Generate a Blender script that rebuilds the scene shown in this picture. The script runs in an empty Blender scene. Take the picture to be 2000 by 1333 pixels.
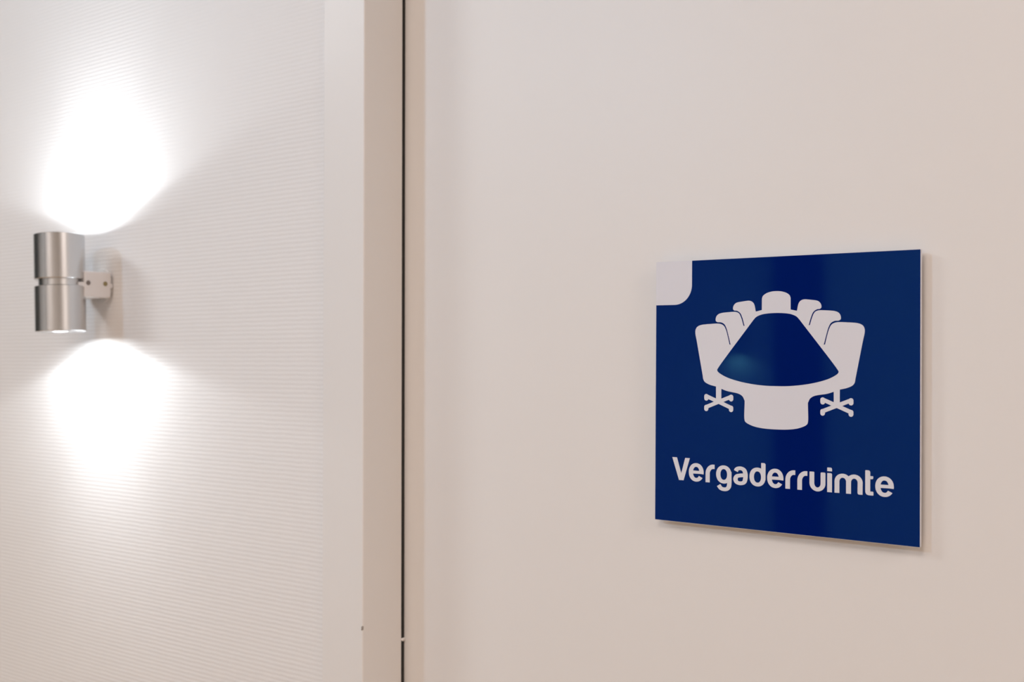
import bpy, bmesh, math, random
from mathutils import Vector, Matrix

random.seed(4)
scene = bpy.context.scene
COL = scene.collection
PI = math.pi

# ------------------------------------------------------------------ camera
cam_d = bpy.data.cameras.new('camera')
cam = bpy.data.objects.new('camera', cam_d)
COL.objects.link(cam)
cam.location = (0.0, -0.7531, 1.5)
cam.rotation_euler = (math.radians(90 + 1.061), 0.0, math.radians(35.978))
cam_d.sensor_width = 36.0
cam_d.lens = 38.304
cam_d.clip_start = 0.01
cam_d.dof.use_dof = True
cam_d.dof.focus_distance = 0.80
cam_d.dof.aperture_fstop = 8.0
scene.camera = cam

# ------------------------------------------------------------------ world, exposure
world = bpy.data.worlds.new('world')
scene.world = world
world.use_nodes = True
bg = world.node_tree.nodes['Background']
bg.inputs['Color'].default_value = (1.0, 0.95, 0.88, 1)
bg.inputs['Strength'].default_value = 0.05
vs = scene.view_settings
vs.view_transform = 'Standard'
vs.look = 'None'
vs.gamma = 1.0
vs.use_curve_mapping = False
vs.exposure = -0.03

# light levels (used by the lamp builders further down)
PANEL_COLOR = (1.0, 0.87, 0.805)
PANEL_POWER = 10.0       # watts per added ceiling fill panel
KEY_COLOR = (0.40, 0.70, 1.0)
KEY_POWER = 40.0         # the cool ceiling spotlight
SCONCE_COLOR = (0.90, 0.96, 1.0)
SCONCE_POWER = 0.32
SCONCE_WIDE = 0.68       # the wide lobe of the same lens
SCONCE_NARROW = 0.75     # and its narrow core

# ------------------------------------------------------------------ materials
def material(name):
    m = bpy.data.materials.new(name)
    m.use_nodes = True
    nt = m.node_tree
    return m, nt, nt.nodes['Principled BSDF']

def srgb(r, g, b):
    f = lambda c: (c / 12.92) if c <= 0.04045 else ((c + 0.055) / 1.055) ** 2.4
    return (f(r / 255), f(g / 255), f(b / 255), 1)

def plain(name, color, rough=0.5, metal=0.0, spec=0.5, bump=0.0, scale=400.0, vary=0.0):
    m, nt, b = material(name)
    b.inputs['Roughness'].default_value = rough
    b.inputs['Metallic'].default_value = metal
    b.inputs['Specular IOR Level'].default_value = spec
    tc = nt.nodes.new('ShaderNodeTexCoord')
    no = nt.nodes.new('ShaderNodeTexNoise')
    no.inputs['Scale'].default_value = scale
    no.inputs['Detail'].default_value = 3
    nt.links.new(tc.outputs['Object'], no.inputs['Vector'])
    mx = nt.nodes.new('ShaderNodeMix'); mx.data_type = 'RGBA'
    mx.inputs[6].default_value = tuple(c * (1 - vary) for c in color[:3]) + (1,)
    mx.inputs[7].default_value = tuple(min(1, c * (1 + vary)) for c in color[:3]) + (1,)
    nt.links.new(no.outputs['Fac'], mx.inputs[0])
    nt.links.new(mx.outputs[2], b.inputs['Base Color'])
    if bump:
        bp = nt.nodes.new('ShaderNodeBump')
        bp.inputs['Strength'].default_value = 0.5
        bp.inputs['Distance'].default_value = bump
        nt.links.new(no.outputs['Fac'], bp.inputs['Height'])
        nt.links.new(bp.outputs['Normal'], b.inputs['Normal'])
    return m

def emitter(name, color, strength):
    m, nt, b = material(name)
    b.inputs['Base Color'].default_value = (0.8, 0.8, 0.8, 1)
    b.inputs['Emission Color'].default_value = tuple(color) + (1,)
    b.inputs['Emission Strength'].default_value = strength
    return m

def wallpaper_material():
    # painted glass-fibre wall covering: horizontal ribs crossed by a finer, uneven weave
    m, nt, b = material('woven_wall_covering')
    b.inputs['Base Color'].default_value = (0.80, 0.79, 0.785, 1)
    b.inputs['Roughness'].default_value = 0.62
    b.inputs['Specular IOR Level'].default_value = 0.35
    N, L = nt.nodes, nt.links
    tc = N.new('ShaderNodeTexCoord')
    sp = N.new('ShaderNodeSeparateXYZ'); L.new(tc.outputs['Object'], sp.inputs[0])
    def mth(op, a, bb=None):
        n = N.new('ShaderNodeMath'); n.operation = op
        for i, v in enumerate((a, bb)):
            if v is None: continue
            if isinstance(v, (int, float)): n.inputs[i].default_value = v
            else: L.new(v, n.inputs[i])
        return n.outputs[0]
    mp = N.new('ShaderNodeMapping'); mp.inputs['Scale'].default_value = (60, 60, 160)
    L.new(tc.outputs['Object'], mp.inputs[0])
    n1 = N.new('ShaderNodeTexNoise'); n1.inputs['Scale'].default_value = 1.0; n1.inputs['Detail'].default_value = 2
    L.new(mp.outputs[0], n1.inputs['Vector'])
    zw = mth('ADD', sp.outputs['Z'], mth('MULTIPLY', n1.outputs['Fac'], 0.0016))
    rib = mth('SINE', mth('MULTIPLY', zw, 2 * PI / 0.0043))
    xw = mth('ADD', sp.outputs['X'], mth('MULTIPLY', n1.outputs['Fac'], 0.003))
    warp = mth('SINE', mth('MULTIPLY', xw, 2 * PI / 0.0031))
    n2 = N.new('ShaderNodeTexNoise'); n2.inputs['Scale'].default_value = 520; n2.inputs['Detail'].default_value = 2
    L.new(tc.outputs['Object'], n2.inputs['Vector'])
    h = mth('ADD', mth('MULTIPLY', rib, 0.5), mth('MULTIPLY', warp, 0.16))
    h = mth('ADD', h, mth('MULTIPLY', n2.outputs['Fac'], 0.9))
    bp = N.new('ShaderNodeBump'); bp.inputs['Strength'].default_value = 1.0; bp.inputs['Distance'].default_value = 0.0001
    L.new(h, bp.inputs['Height']); L.new(bp.outputs['Normal'], b.inputs['Normal'])
    return m

def wood_floor_material():
    m, nt, b = material('warm_wood_floor')
    b.inputs['Roughness'].default_value = 0.45
    N, L = nt.nodes, nt.links
    tc = N.new('ShaderNodeTexCoord')
    mp = N.new('ShaderNodeMapping'); mp.inputs['Scale'].default_value = (1.2, 14, 1)
    L.new(tc.outputs['Object'], mp.inputs[0])
    no = N.new('ShaderNodeTexNoise'); no.inputs['Scale'].default_value = 3; no.inputs['Detail'].default_value = 6
    L.new(mp.outputs[0], no.inputs['Vector'])
    cr = N.new('ShaderNodeValToRGB')
    cr.color_ramp.elements[0].color = (0.42, 0.27, 0.14, 1)
    cr.color_ramp.elements[1].color = (0.62, 0.43, 0.25, 1)
    L.new(no.outputs['Fac'], cr.inputs[0]); L.new(cr.outputs[0], b.inputs['Base Color'])
    return m

def brushed_aluminium():
    m, nt, b = material('brushed_aluminium')
    b.inputs['Base Color'].default_value = (0.655, 0.67, 0.685, 1)
    b.inputs['Metallic'].default_value = 1.0
    b.inputs['Roughness'].default_value = 0.21
    b.inputs['Anisotropic'].default_value = 0.5
    N, L = nt.nodes, nt.links
    tc = N.new('ShaderNodeTexCoord')
    mp = N.new('ShaderNodeMapping'); mp.inputs['Scale'].default_value = (60, 60, 5200)
    L.new(tc.outputs['Object'], mp.inputs[0])
    no = N.new('ShaderNodeTexNoise'); no.inputs['Scale'].default_value = 1.0; no.inputs['Detail'].default_value = 2
    L.new(mp.outputs[0], no.inputs['Vector'])
    bp = N.new('ShaderNodeBump'); bp.inputs['Strength'].default_value = 0.12; bp.inputs['Distance'].default_value = 0.00005
    L.new(no.outputs['Fac'], bp.inputs['Height']); L.new(bp.outputs['Normal'], b.inputs['Normal'])
    return m

M = {}
M['wallpaper'] = wallpaper_material()
M['paint'] = plain('white_wall_paint', (0.80, 0.79, 0.775), 0.6, bump=0.0001, scale=300)
M['ceiling'] = plain('ceiling_paint', (0.82, 0.81, 0.79), 0.8)
M['floor'] = wood_floor_material()
M['door'] = plain('satin_white_door', (0.80, 0.785, 0.77), 0.42, spec=0.4, bump=0.00003, scale=900, vary=0.004)
M['frame'] = plain('satin_frame_paint', (0.79, 0.775, 0.76), 0.4, spec=0.4, bump=0.00002, scale=500, vary=0.004)
M['gap_shade'] = plain('gap_shade_black', (0.012, 0.011, 0.009), 0.7)
M['scuff'] = plain('grey_scuff', (0.30, 0.27, 0.24), 0.8)
M['acrylic'] = plain('white_acrylic', (0.735, 0.745, 0.81), 0.16, spec=0.5)
M['blue'] = plain('gloss_blue_print', (0.0003, 0.0095, 0.128), 0.045, spec=0.36)
M['blue'].node_tree.nodes['Principled BSDF'].inputs['Specular Tint'].default_value = (0.18, 0.78, 1.0, 1)
M['alu'] = brushed_aluminium()
M['grey_metal'] = plain('grey_cast_bracket', (0.74, 0.72, 0.72), 0.45, metal=0.1)
M['screw'] = plain('brass_screw', (0.30, 0.25, 0.13), 0.4, metal=0.8)
M['screw_dark'] = plain('dark_screw', (0.22, 0.19, 0.18), 0.5, metal=0.6)
M['lens'] = emitter('lit_lens', SCONCE_COLOR, 30.0)
M['panel'] = emitter('lit_fill_panel', PANEL_COLOR, 3.0)
M['cool_panel'] = emitter('lit_cool_fill_panel', (0.92, 0.96, 1.0), 3.0)
M['spotlens'] = emitter('lit_downlight', KEY_COLOR, 20.0)
M['white_metal'] = plain('white_metal', (0.8, 0.8, 0.8), 0.4)
M['dark_door'] = plain('dark_grey_door_paint', (0.045, 0.05, 0.045), 0.5)
M['dark_wood'] = plain('dark_stained_wood', (0.035, 0.024, 0.018), 0.4, vary=0.3, scale=30)

# ------------------------------------------------------------------ mesh helpers
def link(name, me, mat, parent=None, smooth=False):
    o = bpy.data.objects.new(name, me)
    if mat is not None:
        me.materials.append(mat)
    COL.objects.link(o)
    if parent is not None:
        o.parent = parent
    if smooth:
        for p in me.polygons: p.use_smooth = True
    return o

def from_bm(name, bm, mat, parent=None, smooth=False, angle=None):
    bmesh.ops.recalc_face_normals(bm, faces=bm.faces)
    me = bpy.data.meshes.new(name)
    bm.to_mesh(me); bm.free()
    o = link(name, me, mat, parent, smooth)
    if smooth and angle:
        for e in me.edges: pass
        try: me.set_sharp_from_angle(angle=math.radians(angle))
        except Exception: pass
    return o

def add_box(bm, lo, hi, bevel=0.0, seg=2):
    vs_ = [bm.verts.new((x, y, z)) for x in (lo[0], hi[0]) for y in (lo[1], hi[1]) for z in (lo[2], hi[2])]
    idx = [(0, 1, 3, 2), (4, 6, 7, 5), (0, 4, 5, 1), (2, 3, 7, 6), (0, 2, 6, 4), (1, 5, 7, 3)]
    fs = [bm.faces.new([vs_[i] for i in f]) for f in idx]
    if bevel:
        es = list({e for f in fs for e in f.edges})
        bmesh.ops.bevel(bm, geom=es, offset=bevel, segments=seg, profile=0.5, affect='EDGES')

def box(name, lo, hi, mat, parent=None, bevel=0.0, seg=2):
    bm = bmesh.new(); add_box(bm, lo, hi, bevel, seg)
    return from_bm(name, bm, mat, parent)

def lathe(name, prof, mat, parent=None, n=64, angle=35):
    """prof: (r, z) pairs from one end of the axis to the other; r = 0 closes"""
    bm = bmesh.new(); rings = []
    for r, z in prof:
        if r < 1e-7: rings.append([bm.verts.new((0, 0, z))])
        else: rings.append([bm.verts.new((r * math.cos(2 * PI * k / n), r * math.sin(2 * PI * k / n), z)) for k in range(n)])
    for a, b in zip(rings, rings[1:]):
        for k in range(n):
            k2 = (k + 1) % n
            q = [a[k % len(a)], a[k2 % len(a)], b[k2 % len(b)], b[k % len(b)]]
            q = list(dict.fromkeys(q))
            if len(q) >= 3: bm.faces.new(q)
    return from_bm(name, bm, mat, parent, smooth=True, angle=angle)

def struct(o):
    o['kind'] = 'structure'; return o

def tag(o, label, cat, group=None):
    o['label'] = label; o['category'] = cat
    if group: o['group'] = group
    return o

def empty(name, loc):
    o = bpy.data.objects.new(name, None); COL.objects.link(o); o.location = loc
    o.empty_display_size = 0.05
    return o

# ------------------------------------------------------------------ the room
X0, X1 = -4.2, 2.8           # corridor ends
YB = -0.044                  # face of the papered wall
YO = -3.1                    # face of the opposite wall
H = 2.6
FX0, FX1 = -0.7266, -0.6752  # near face of the door frame, left jamb
YF = -0.0475                 # front of the frame
YD = 0.008                   # front of the door leaf
RX0, RX1 = 0.215, 0.2665     # right jamb
DT = 2.10                    # clear height of the doorway

bm = bmesh.new()
add_box(bm, (X0, YB, 0), (FX0 + 0.02, 0.10, H))
add_box(bm, (RX1 - 0.02, YB, 0), (X1, 0.10, H))
add_box(bm, (FX0 + 0.02, YB, DT + 0.03), (RX1 - 0.02, 0.10, H))
struct(from_bm('wall_back', bm, M['wallpaper']))
struct(box('wall_front', (X0, YO - 0.1, 0), (X1, YO, H), M['paint']))
struct(box('wall_left', (X0 - 0.1, YO - 0.1, 0), (X0, 0.10, H), M['paint']))
struct(box('wall_right', (X1, YO - 0.1, 0), (X1 + 0.1, 0.10, H), M['paint']))
struct(box('floor', (X0 - 0.1, YO - 0.1, -0.05), (X1 + 0.1, 0.10, 0), M['floor']))
struct(box('ceiling', (X0 - 0.1, YO - 0.1, H), (X1 + 0.1, 0.10, H + 0.05), M['ceiling']))
struct(box('baseboard_left', (X0, YB - 0.012, 0), (FX0, YB, 0.08), M['frame'], bevel=0.002))

# door frame: jambs and head with a stop that stands just off the door leaf
frame = struct(empty('trim_1', (0, 0, 0)))
frame['label'] = 'white painted door frame around the white door'
def jamb(name, x0, x1, z0, z1):
    return box(name, (x0, YF, z0), (x1, 0.004, z1), M['frame'], frame, bevel=0.0012, seg=3)
jamb('jamb', FX0, FX1, 0.0, DT + 0.0514)
jamb('jamb', RX0, RX1, 0.0, DT + 0.0514)
jamb('frame_head', FX1, RX0, DT, DT + 0.0514)
# the rebate behind the stop, deeper in the wall
box('rebate', (FX0, 0.004, 0.0), (FX1 - 0.016, 0.06, DT + 0.05), M['frame'], frame)
box('rebate', (RX0 + 0.016, 0.004, 0.0), (RX1, 0.06, DT + 0.05), M['frame'], frame)
box('rebate', (FX1 - 0.016, 0.004, DT + 0.016), (RX0 + 0.016, 0.06, DT + 0.05), M['frame'], frame)
# shade of the slot between stop and leaf, put in as a black strip
box('gap_shade_strip', (FX1 - 0.012, 0.0041, 0.0), (FX1 - 0.0004, 0.0076, DT), M['gap_shade'], frame)
box('gap_shade_strip', (RX0 + 0.0004, 0.0041, 0.0), (RX0 + 0.012, 0.0076, DT), M['gap_shade'], frame)

# door leaf
door = struct(box('door_1', (FX1 - 0.0135, YD, 0.006), (RX0 + 0.0135, YD + 0.040, DT + 0.0135), M['door'], bevel=0.0015))
door['label'] = 'smooth white door leaf carrying the blue sign'

# ------------------------------------------------------------------ outlines in millimetres
def catmull(p0, p1, p2, p3, n=7):
    def tj(ti, a, b): return ti + max(1e-6, math.hypot(b[0] - a[0], b[1] - a[1])) ** 0.5
    t0 = 0.0; t1 = tj(t0, p0, p1); t2 = tj(t1, p1, p2); t3 = tj(t2, p2, p3)
    out = []
    L = lambda a, b, ta, tb, t: tuple(((tb - t) * u + (t - ta) * v) / (tb - ta) for u, v in zip(a, b))
    for k in range(n):
        t = t1 + (t2 - t1) * k / n
        A1 = L(p0, p1, t0, t1, t); A2 = L(p1, p2, t1, t2, t); A3 = L(p2, p3, t2, t3, t)
        B1 = L(A1, A2, t0, t2, t); B2 = L(A2, A3, t1, t3, t)
        out.append(L(B1, B2, t1, t2, t))
    return out

def smooth_path(pts, closed=False, n=7):
    """pts: (x, z) or (x, z, 1) where a 1 marks a sharp corner"""
    N = len(pts); out = []
    sh = [len(p) > 2 for p in pts]; P = [p[:2] for p in pts]
    if not closed: sh[0] = sh[-1] = True
    for i in range(N if closed else N - 1):
        a, b = P[i], P[(i + 1) % N]
        ext = lambda u, v: (2 * u[0] - v[0], 2 * u[1] - v[1])
        p0 = ext(a, b) if sh[i] else P[i - 1]
        p3 = ext(b, a) if sh[(i + 1) % N] else P[(i + 2) % N]
        if sh[i] and sh[(i + 1) % N]: out.append(a)
        else: out += catmull(p0, a, b, p3, n)
    if not closed: out.append(P[-1])
    return out

def add_plate(bm, pts, y0, y1):
    """flat outline (mm) standing in x-z, front at y0 and back at y1 (mm, front is the smaller)"""
    mm = 0.001
    f = [bm.verts.new((x * mm, y0 * mm, z * mm)) for x, z in pts]
    b = [bm.verts.new((x * mm, y1 * mm, z * mm)) for x, z in pts]
    bm.faces.new(f)
    bm.faces.new(list(reversed(b)))
    n = len(pts)
    for i in range(n):
        j = (i + 1) % n
        bm.faces.new((f[i], b[i], b[j], f[j]))

def plate(name, pts, y0, y1, mat, parent):
    bm = bmesh.new(); add_plate(bm, pts, y0, y1)
    return from_bm(name, bm, mat, parent)

def add_stroke(bm, pts, y0, y1, hx=1.72, hz=1.40):
    """pen stroke along a polyline, the pen wider than tall"""
    n = len(pts); L_, R_ = [], []
    for i in range(n):
        a = pts[max(0, i - 1)]; b = pts[min(n - 1, i + 1)]
        dx, dz = b[0] - a[0], b[1] - a[1]; l = math.hypot(dx, dz)
        nx, nz = -dz / l, dx / l
        L_.append((pts[i][0] + nx * hx, pts[i][1] + nz * hz)); R_.append((pts[i][0] - nx * hx, pts[i][1] - nz * hz))
    mm = 0.001
    V = lambda p, y: bm.verts.new((p[0] * mm, y * mm, p[1] * mm))
    lf = [V(p, y0) for p in L_]; rf = [V(p, y0) for p in R_]
    lb = [V(p, y1) for p in L_]; rb = [V(p, y1) for p in R_]
    for i in range(n - 1):
        bm.faces.new((lf[i], rf[i], rf[i + 1], lf[i + 1]))
        bm.faces.new((lb[i], lb[i + 1], rb[i + 1], rb[i]))
        bm.faces.new((lf[i], lf[i + 1], lb[i + 1], lb[i]))
        bm.faces.new((rf[i], rb[i], rb[i + 1], rf[i + 1]))
    for i in (0, n - 1):
        bm.faces.new((lf[i], lb[i], rb[i], rf[i]))

def arc(cx, cz, rx, rz, a0, a1, n=28, e=1.0):
    out = []
    for k in range(n + 1):
        a = math.radians(a0 + (a1 - a0) * k / n)
        c, s = math.cos(a), math.sin(a)
        out.append((cx + rx * math.copysign(abs(c) ** e, c), cz + rz * math.copysign(abs(s) ** e, s)))
    return out

def rounded(x0, z0, x1, z1, r, n=5):
    """rectangle with corner radii r = (bottom left, bottom right, top right, top left)"""
    out = []
    for (cx, cz, sx, sz, a0, rr) in ((x0, z0, 1, 1, 180, r[0]), (x1, z0, -1, 1, 270, r[1]),
                                     (x1, z1, -1, -1, 0, r[2]), (x0, z1, 1, -1, 90, r[3])):
        if rr <= 0: out.append((cx, cz)); continue
        for k in range(n + 1):
            a = math.radians(a0 + 90 * k / n)
            out.append((cx + sx * rr + rr * math.cos(a), cz + sz * rr + rr * math.sin(a)))
    return out

# ------------------------------------------------------------------ the meeting-room sign
sign = empty('door_sign', (-0.30822, 0.0, 1.47613))
sign.rotation_euler = (0, math.radians(0.52), 0)
tag(sign, 'square blue sign with white meeting table symbol and the word Vergaderruimte on white door', 'sign')
WH = M['acrylic']
plate('backing_plate', rounded(-100.2, -100.2, 100.2, 100.2, (0.4,) * 4, 2), 0.0, 3.0, WH, sign)
for sx in (-1, 1):
    for sz in (-1, 1):
        o = lathe('standoff', [(0, 0), (0.007, 0), (0.007, 0.0049), (0, 0.0049)], M['white_metal'], sign, 24)
        o.rotation_euler = (-PI / 2, 0, 0); o.location = (sx * 0.075, 0.0030, sz * 0.075)
FACE = ([(-100, -100), (100, -100), (100, 100), (-69.4, 100), (-69.4, 81.5)]
        + arc(-84.0, 81.5, 14.6, 15.0, 0, -90, 14, 1.0)[1:] + [(-100, 66.5)])
fp = plate('face_panel', FACE, -0.10, -0.002, M['blue'], sign)
fp['label'] = 'glossy blue face with a rounded white corner cut out'

AX = -1.8                     # symbol's axis of symmetry
def mirror(pts, s):
    q = [(AX + s * p[0],) + tuple(p[1:]) for p in pts]
    return q if s > 0 else q[::-1]
def both(half):               # half outline, from the axis at the top round to the axis at the bottom
    r = [(AX + p[0],) + tuple(p[1:]) for p in half]
    l = [(AX - p[0],) + tuple(p[1:]) for p in half if abs(p[0]) > 1e-6][::-1]
    return r + l
Y1, Y0 = -0.102, -0.22        # white symbols sit on the blue face
TABLE = [(0, 61.8), (11.0, 61.2, 1), (15.7, 60.2, 1), (19.5, 56.5), (22.0, 53.0, 1), (48.5, 18.5, 1), (47.2, 4.4, 1), (43.0, 2.8),
         (38.4, 1.25), (28.6, -0.7), (25.7, -2.6), (24.1, -5.7, 1), (24.1, -19.9), (23.2, -21.4), (18.2, -23.8), (11.2, -25.2), (0, -25.7)]
TOP = [(0, 58.9), (8.8, 58.35), (12.4, 57.5), (15.4, 56.1), (17.5, 54.0, 1), (45.8, 17.9), (46.25, 16.9), (45.8, 15.7), (43.3, 13.8),
       (38.8, 11.6), (32.2, 9.5), (22.8, 7.5), (10.2, 6.0), (0, 5.75)]
tb = plate('table_symbol', smooth_path(both(TABLE), True), Y0, Y1, WH, sign)
plate('tabletop', smooth_path(both(TOP), True), Y0 - 0.05, Y0 - 0.001, M['blue'], tb)
FRONT = [(36.4, 35.9, 1), (38.2, 43.2), (39.3, 46.8), (41.0, 49.9), (43.9, 51.45), (52.6, 51.45), (60.6, 50.55), (63.1, 49.2), (64.3, 47.2),
         (64.5, 44.6), (63.4, 39.2, 1), (58.2, 12.5, 1), (57.6, 9.4), (56.3, 7.6), (52.7, 5.75), (46.9, 4.3, 1), (40, 8, 1), (30.8, 36.2, 1)]
MID = [(35.6, 36.1, 1), (37.6, 43.8), (38.8, 47.8), (40.6, 51.1), (43.3, 52.55), (46.3, 52.8), (47.6, 53.7), (47.75, 55.2), (46.9, 57.5), (44.6, 59.15),
       (36.8, 60.15), (31.0, 60.1), (28.9, 59.0), (27.2, 55.8), (25.3, 49.75, 1), (20.5, 49.7, 1), (30.0, 36.0, 1)]
BACK = [(24.5, 49.9, 1), (26.4, 56.2), (27.9, 59.2), (30.4, 60.95), (32.7, 61.3), (33.6, 62.1), (33.7, 63.5), (33.0, 65.3), (31.1, 66.95), (26.1, 67.85),
        (20.5, 68.25), (18.2, 67.2), (16.9, 65.4), (15.7, 60.1, 1), (13.0, 56.5, 1), (19.7, 50.5, 1)]
FAR = [(0, 74.8), (4.2, 74.45), (7.9, 73.25), (10.2, 71.5), (10.95, 69.6, 1), (11.0, 60.5, 1), (9.0, 57.8, 1)]
for s in (-1, 1):
    c = plate('chair_symbol', smooth_path(mirror(FRONT, s), True), Y0 + 0.012, Y1, WH, sign)
    bm = bmesh.new()
    cx = AX + s * 45.0
    add_plate(bm, [(cx - 2.15, -6.5), (cx + 2.15, -6.5), (cx + 2.15, 6.0), (cx - 2.15, 6.0)], Y0 + 0.005, Y1)
    for (tx, tz, zb) in ((-10.1, -3.0, -4.8), (10.1, -3.0, -4.8), (-10.1, -11.2, -12.7), (10.1, -11.2, -12.7)):
        dz = 0.006 * (1 + (tx > 0) + 2 * (tz < -5))
        add_stroke(bm, [(cx - math.copysign(0.6, tx), -7.05 + (0.25 if tz < -5 else -0.25)), (cx + tx, tz)], Y0 - dz, Y1, 1.45, 1.45)
        cap = arc(cx + tx, zb, 1.7, 1.7, 180, 360, 10) + arc(cx + tx, tz, 1.7, 1.6, 0, 180, 10)
        add_plate(bm, cap, Y0 - dz - 0.003, Y1)
    from_bm('chair_base', bm, WH, c)
    plate('chair_symbol', smooth_path(mirror(MID, s), True), Y0 + 0.020, Y1, WH, sign)
    plate('chair_symbol', smooth_path(mirror(BACK, s), True), Y0 + 0.028, Y1, WH, sign)
fh = [p for p in FAR]
plate('chair_symbol', smooth_path(both(fh), True), Y0 + 0.036, Y1, WH, sign)

# lettering: each letter one mesh, strokes stepped a hair so they do not share a plane
def letter(strokes=(), plates=()):
    bm = bmesh.new()
    k = 0
    for st in strokes:
        pts, hx, hz = st if isinstance(st, tuple) else (st, 1.72, 1.40)
        add_stroke(bm, pts, Y0 - 0.008 * k, Y1, hx, hz); k += 1
    for p in plates:
        add_plate(bm, p, Y0 - 0.008 * k, Y1); k += 1
    return from_bm('letter', bm, WH, sign)

BASE, XH = -68.0, -54.4
def glyph_e(cx, w=1.0):
    letter([(arc(cx, -61.2, 4.45 * w, 5.6, -9.5, 326, 56, 0.94), 1.74, 1.40)],
           [[(cx - 4.3 * w, -62.25), (cx + 5.0 * w, -62.15), (cx + 5.2 * w, -59.9), (cx - 4.3 * w, -59.9)]])
def glyph_r(x):
    letter([([(x + 1.72, BASE), (x + 1.72, -61.4)] + arc(x + 6.3, -61.4, 4.58, 5.35, 180, 90, 16)[1:] + [(x + 7.35, -56.05)], 1.74, 1.65)])
letter(plates=[[(-85.3, -50.75), (-81.3, -50.75), (-77.65, -62.5), (-77.5, -62.5), (-74.3, -50.75), (-70.4, -50.75), (-75.6, -67.95), (-79.5, -67.95)]])
glyph_e(-65.0)
glyph_r(-57.2)
letter([(arc(-42.35, -61.2, 4.45, 5.4, 0, 360, 48, 0.94), 1.74, 1.38),
        (smooth_path([(-37.85, -59.0), (-37.85, -62.0), (-37.85, -67.6), (-38.3, -70.2), (-39.8, -71.8), (-42.0, -72.2), (-44.6, -71.6), (-46.5, -69.4)]), 1.74, 1.38)])
letter([(smooth_path([(-32.65, -58.0), (-31.7, -56.4), (-29.1, -55.7), (-26.4, -56.6), (-25.15, -59.2), (-25.15, -63.2), (-26.2, -65.9), (-29.0, -66.8),
                      (-31.9, -66.1), (-32.95, -63.9), (-31.9, -61.8), (-29.0, -60.95)]), 1.74, 1.36),
        ([(-29.3, -61.0), (-27.2, -60.75), (-25.2, -60.5)], 1.74, 1.36)])
letter([(arc(-15.6, -61.2, 4.5, 5.5, 0, 360, 48, 0.92), 1.74, 1.40)], [rounded(-12.75, -63.0, -9.38, -50.7, (0, 0, 1.2, 0.2))])
glyph_e(-1.9)
glyph_r(5.8)
glyph_r(14.75)
letter([([(25.45, -58.0), (25.45, -62.4)] + arc(29.5, -62.4, 4.05, 4.35, 180, 360, 24)[1:] + [(33.55, -58.0)], 1.74, 1.38)],
       [rounded(23.71, -59.0, 27.19, -54.4, (0, 0, 0.5, 0.1)), rounded(31.81, -59.0, 35.29, -54.5, (0, 0, 0.7, 0.7))])
letter(plates=[rounded(36.55, BASE, 40.0, -54.6, (0, 0, 1.0, 0.2)), rounded(36.55, -53.3, 40.0, -50.7, (0, 0.2, 1.1, 0.2))])
letter([([(43.55, BASE), (43.55, -59.9)] + arc(47.65, -59.9, 4.1, 4.15, 180, 0, 24)[1:] + [(51.75, BASE)], 1.74, 1.42),
        ([(51.75, -64.0), (51.75, -59.9)] + arc(55.8, -59.9, 4.05, 4.1, 180, 0, 24)[1:] + [(59.8, -64.0)], 1.74, 1.42)],
       [rounded(58.06, BASE, 61.54, -63.0, (1.1, 0.2, 0, 0))])
letter(plates=[rounded(63.35, BASE + 0.05, 66.8, -50.75, (2.6, 0, 1.4, 0.5)), rounded(66.0, BASE + 0.05, 69.0, -65.25, (0, 0.2, 0.6, 0)),
               rounded(66.0, -56.75, 68.85, -54.65, (0, 0.8, 0.2, 0))])
glyph_e(76.55, 1.02)

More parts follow.
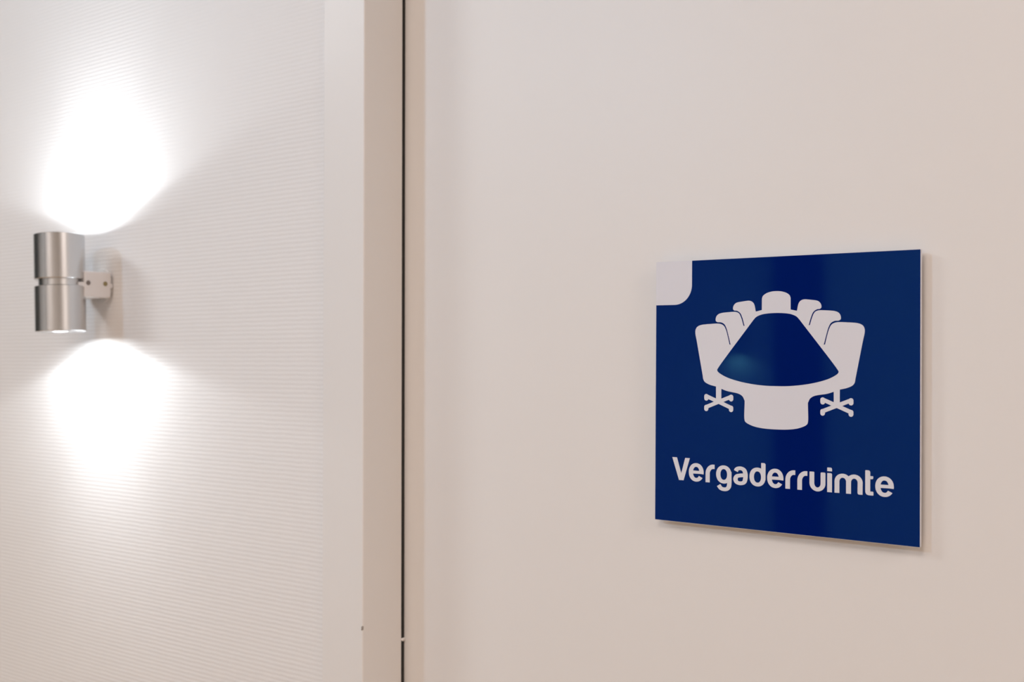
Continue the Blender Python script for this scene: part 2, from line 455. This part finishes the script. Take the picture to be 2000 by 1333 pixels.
# ------------------------------------------------------------------ up-and-down wall lamp
def make_lamp(name, loc, rotz=0.0, dim=(1.0, 1.0)):
    """origin on the wall behind the lamp's middle; the wall is at +y"""
    t = empty(name, loc); t.rotation_euler = (0, 0, rotz)
    R, A = 0.0256, -0.050      # radius, axis distance from the wall
    tilt = math.radians(2.6)
    Tm = Matrix.Translation((0, A, 0)) @ Matrix.Rotation(-tilt, 4, 'Y')
    def cyl(nm, z0, z1, out):
        # shell from the groove end (zg) to the open end (zo) with a shallow recess in it
        zo, zg = (z1, z0) if out > 0 else (z0, z1)
        d = out
        prof = [(0, zg), (R - 0.0006, zg), (R, zg + 0.0006 * d), (R, zo - 0.0005 * d), (R - 0.0005, zo),
                (0.0092, zo), (0.0088, zo - 0.0004 * d), (0.0086, zo - 0.0030 * d), (0, zo - 0.0030 * d)]
        o = lathe(nm, prof, M['alu'], t)
        o.matrix_local = Tm
        l = lathe('lens', [(0.0084, zo - 0.0030 * d), (0.0084, zo - 0.0025 * d), (0, zo - 0.0023 * d)], M['lens'], o, 40)
        l['label'] = 'small glowing lens'
        return o
    cyl('upper_cylinder', 0.0041, 0.0524, 1)
    cyl('lower_cylinder', -0.0517, -0.0031, -1)
    n = lathe('neck', [(0, -0.0035), (R - 0.0042, -0.0035), (R - 0.0042, 0.0045), (0, 0.0045)], M['alu'], t)
    n.matrix_local = Tm
    # bracket block between lamp and wall, open joints at both ends around a pin
    w = 0.0228
    bm = bmesh.new(); add_box(bm, (-w, -0.0356, -0.0140), (w, -0.0035, 0.0138), 0.0010)
    b = from_bm('bracket', bm, M['grey_metal'], t)
    for (y0, y1) in ((-0.0420, -0.0354), (-0.0037, -0.0012)):
        box('joint', (-w + 0.001, y0, -0.0030), (w - 0.0006, y1, 0.0016), M['grey_metal'], b)
    wp = lathe('wall_plate', [(0, 0), (0.0195, 0), (0.0195, 0.0006), (0.0192, 0.0010), (0, 0.0010)], M['white_metal'], t, 48)
    wp.rotation_euler = (PI / 2, 0, 0)
    for (y, mt, lab) in ((-0.0310, 'screw_dark', 'dark screw head'), (-0.0105, 'screw', 'brass coloured screw head')):
        s = lathe('screw', [(0, 0), (0.0026, 0), (0.0024, 0.0006), (0.0008, 0.0009), (0, 0.0004)], M[mt], b, 20)
        s.rotation_euler = (0, PI / 2, 0); s.location = (w, y, 0.0012); s['label'] = lab
    for d in (1, -1):
        ld = bpy.data.lights.new('lamp_beam', 'AREA')
        ld.shape = 'DISK'; ld.size = 0.0140
        ld.energy = SCONCE_POWER * (dim[0] if d > 0 else dim[1]); ld.color = SCONCE_COLOR
        lo = bpy.data.objects.new('lamp_beam', ld); COL.objects.link(lo); lo.parent = t
        zz = 0.0524 - 0.0020 if d > 0 else -0.0517 + 0.0020
        lo.matrix_local = Tm @ Matrix.Translation((0, 0, zz)) @ Matrix.Rotation(PI if d > 0 else 0, 4, 'X')
        for (nm, watts, deg, blend) in (('lamp_wide_beam', SCONCE_WIDE, 154, 0.16), ('lamp_narrow_beam', SCONCE_NARROW, 74, 1.0)):
            ld = bpy.data.lights.new(nm, 'SPOT')
            ld.energy = watts * (dim[0] if d > 0 else dim[1]); ld.color = SCONCE_COLOR
            ld.spot_size = math.radians(deg); ld.spot_blend = blend; ld.shadow_soft_size = 0.004
            lo = bpy.data.objects.new(nm, ld); COL.objects.link(lo); lo.parent = t
            zz = 0.0524 + 0.0042 if d > 0 else -0.0517 - 0.0042
            lo.matrix_local = Tm @ Matrix.Translation((0, 0, zz)) @ Matrix.Rotation(PI if d > 0 else 0, 4, 'X')
    return t

lamp = make_lamp('wall_lamp', (-1.077, YB, 1.583))
tag(lamp, 'brushed aluminium up-and-down wall lamp beside the white door', 'lamp', 'wall lamps of the corridor')
added_lamp = make_lamp('wall_lamp', (-1.727, YO, 1.585), PI, (0.02, 0.42))  # unseen lamp, added for the small glow mirrored in the sign
tag(added_lamp, 'unseen brushed aluminium lamp added on the opposite corridor wall, mirrored in the sign', 'lamp', 'wall lamps of the corridor')

# ------------------------------------------------------------------ unseen dark things added for reflections
tr = struct(empty('added_dark_post', (0, 0, 0)))
tr['label'] = 'unseen dark-stained wooden post added on the opposite wall, mirrored in the sign'
box('post', (-1.576, YO, 0), (-1.402, YO + 0.05, H), M['dark_wood'], tr, bevel=0.003)  # added for the dark band mirrored in the blue face

d2 = struct(empty('added_dark_door', (X0, -1.55, 0)))  # unseen, added so the lamp cylinders mirror a dark left edge
d2['label'] = 'unseen dark grey double door added at the corridor end, mirrored in the lamp'
for k in (-1, 1):
    lf = box('door_leaf', (0.0, min(0, k * 1.42) + 0.002, 0.006), (0.04, max(0, k * 1.42) - 0.002, 2.45), M['dark_door'], d2, bevel=0.002)
    box('push_plate', (0.04, k * 0.12 - 0.04, 0.95), (0.043, k * 0.12 + 0.04, 1.25), M['alu'], lf)

# ------------------------------------------------------------------ ceiling lights
def fill_panel(x, y, label, color=PANEL_COLOR, mat='panel', power=1.0):  # unseen panel, added to fill the corridor with soft light
    t = empty('fill_panel_light', (x, y, H))
    tag(t, label, 'light', 'added ceiling fill panels')
    bm = bmesh.new()
    for (a, b_) in (((-0.31, -0.31, -0.012), (0.31, -0.29, 0)), ((-0.31, 0.29, -0.012), (0.31, 0.31, 0)),
                    ((-0.31, -0.29, -0.012), (-0.29, 0.29, 0)), ((0.29, -0.29, -0.012), (0.31, 0.29, 0))):
        add_box(bm, a, b_)
    from_bm('panel_frame', bm, M['white_metal'], t)
    box('diffuser', (-0.29, -0.29, -0.008), (0.29, 0.29, -0.001), M[mat], t)
    ld = bpy.data.lights.new('panel_light', 'AREA'); ld.shape = 'SQUARE'; ld.size = 0.56
    ld.energy = PANEL_POWER * power; ld.color = color
    lo = bpy.data.objects.new('panel_light', ld); COL.objects.link(lo); lo.parent = t; lo.location = (0, 0, -0.014)
fill_panel(-0.20, -1.40, 'added square warm fill panel on the ceiling nearest the white door', power=0.8)
fill_panel(1.95, -0.80, 'added square warm fill panel on the ceiling at the right end of the corridor', power=2.3)  # added to brighten the right-facing side of the jamb
fill_panel(-0.50, -2.55, 'added square warm fill panel on the ceiling in front of the wall opposite the white door', power=0.8)
fill_panel(-2.25, -1.25, 'added square cool white fill panel on the ceiling at the far end of the corridor', (0.92, 0.96, 1.0), 'cool_panel', 2.0)  # added to cool and brighten the papered wall

def ceiling_spot(loc, aim, label):
    t = empty('ceiling_spotlight', loc); tag(t, label, 'light')
    loc, aim = Vector(loc), Vector(aim)
    lathe('mount', [(0, 0), (0.05, 0), (0.05, -0.015), (0.012, -0.02), (0.012, -0.10), (0, -0.10)], M['white_metal'], t, 32)
    q = (aim - (loc + Vector((0, 0, -0.14)))).to_track_quat('-Z', 'Y')
    head = Matrix.Translation((0, 0, -0.14)) @ q.to_matrix().to_4x4()
    h = lathe('housing', [(0, 0.09), (0.06, 0.085), (0.075, 0.06), (0.08, -0.06), (0.074, -0.06), (0.072, -0.03), (0, -0.03)], M['white_metal'], t, 40)
    h.matrix_local = head
    lathe('lens', [(0, -0.034), (0.071, -0.034), (0.071, -0.031), (0, -0.031)], M['spotlens'], h, 40)
    ld = bpy.data.lights.new('spotlight_beam', 'SPOT')
    ld.energy = KEY_POWER; ld.color = KEY_COLOR
    ld.spot_size = math.radians(54); ld.spot_blend = 1.0; ld.shadow_soft_size = 0.065
    lo = bpy.data.objects.new('spotlight_beam', ld); COL.objects.link(lo); lo.parent = t
    lo.matrix_local = head @ Matrix.Translation((0, 0, -0.105))
ceiling_spot((-1.62, -2.20, H), (-0.55, 0.0, 2.02), 'white ceiling spotlight with a cool beam aimed at the door')

# ------------------------------------------------------------------ wear on the frame
def blob(name, loc, size, mat, parent, seed):
    rnd = random.Random(seed)
    bm = bmesh.new(); bmesh.ops.create_icosphere(bm, subdivisions=2, radius=1.0)
    for v in bm.verts:
        v.co *= 1 + rnd.uniform(-0.25, 0.25)
        v.co = Vector((v.co.x * size[0], v.co.y * size[1], v.co.z * size[2]))
    o = from_bm(name, bm, mat, parent, smooth=True); o.location = loc; return o
blob('paint_chip', (FX1 - 0.0009, YF + 0.0004, 1.2636), (0.0012, 0.0010, 0.0022), M['scuff'], frame, 1)
blob('paint_drip', (FX1 - 0.0002, 0.0058, 1.243), (0.0012, 0.0026, 0.0016), M['frame'], frame, 2)
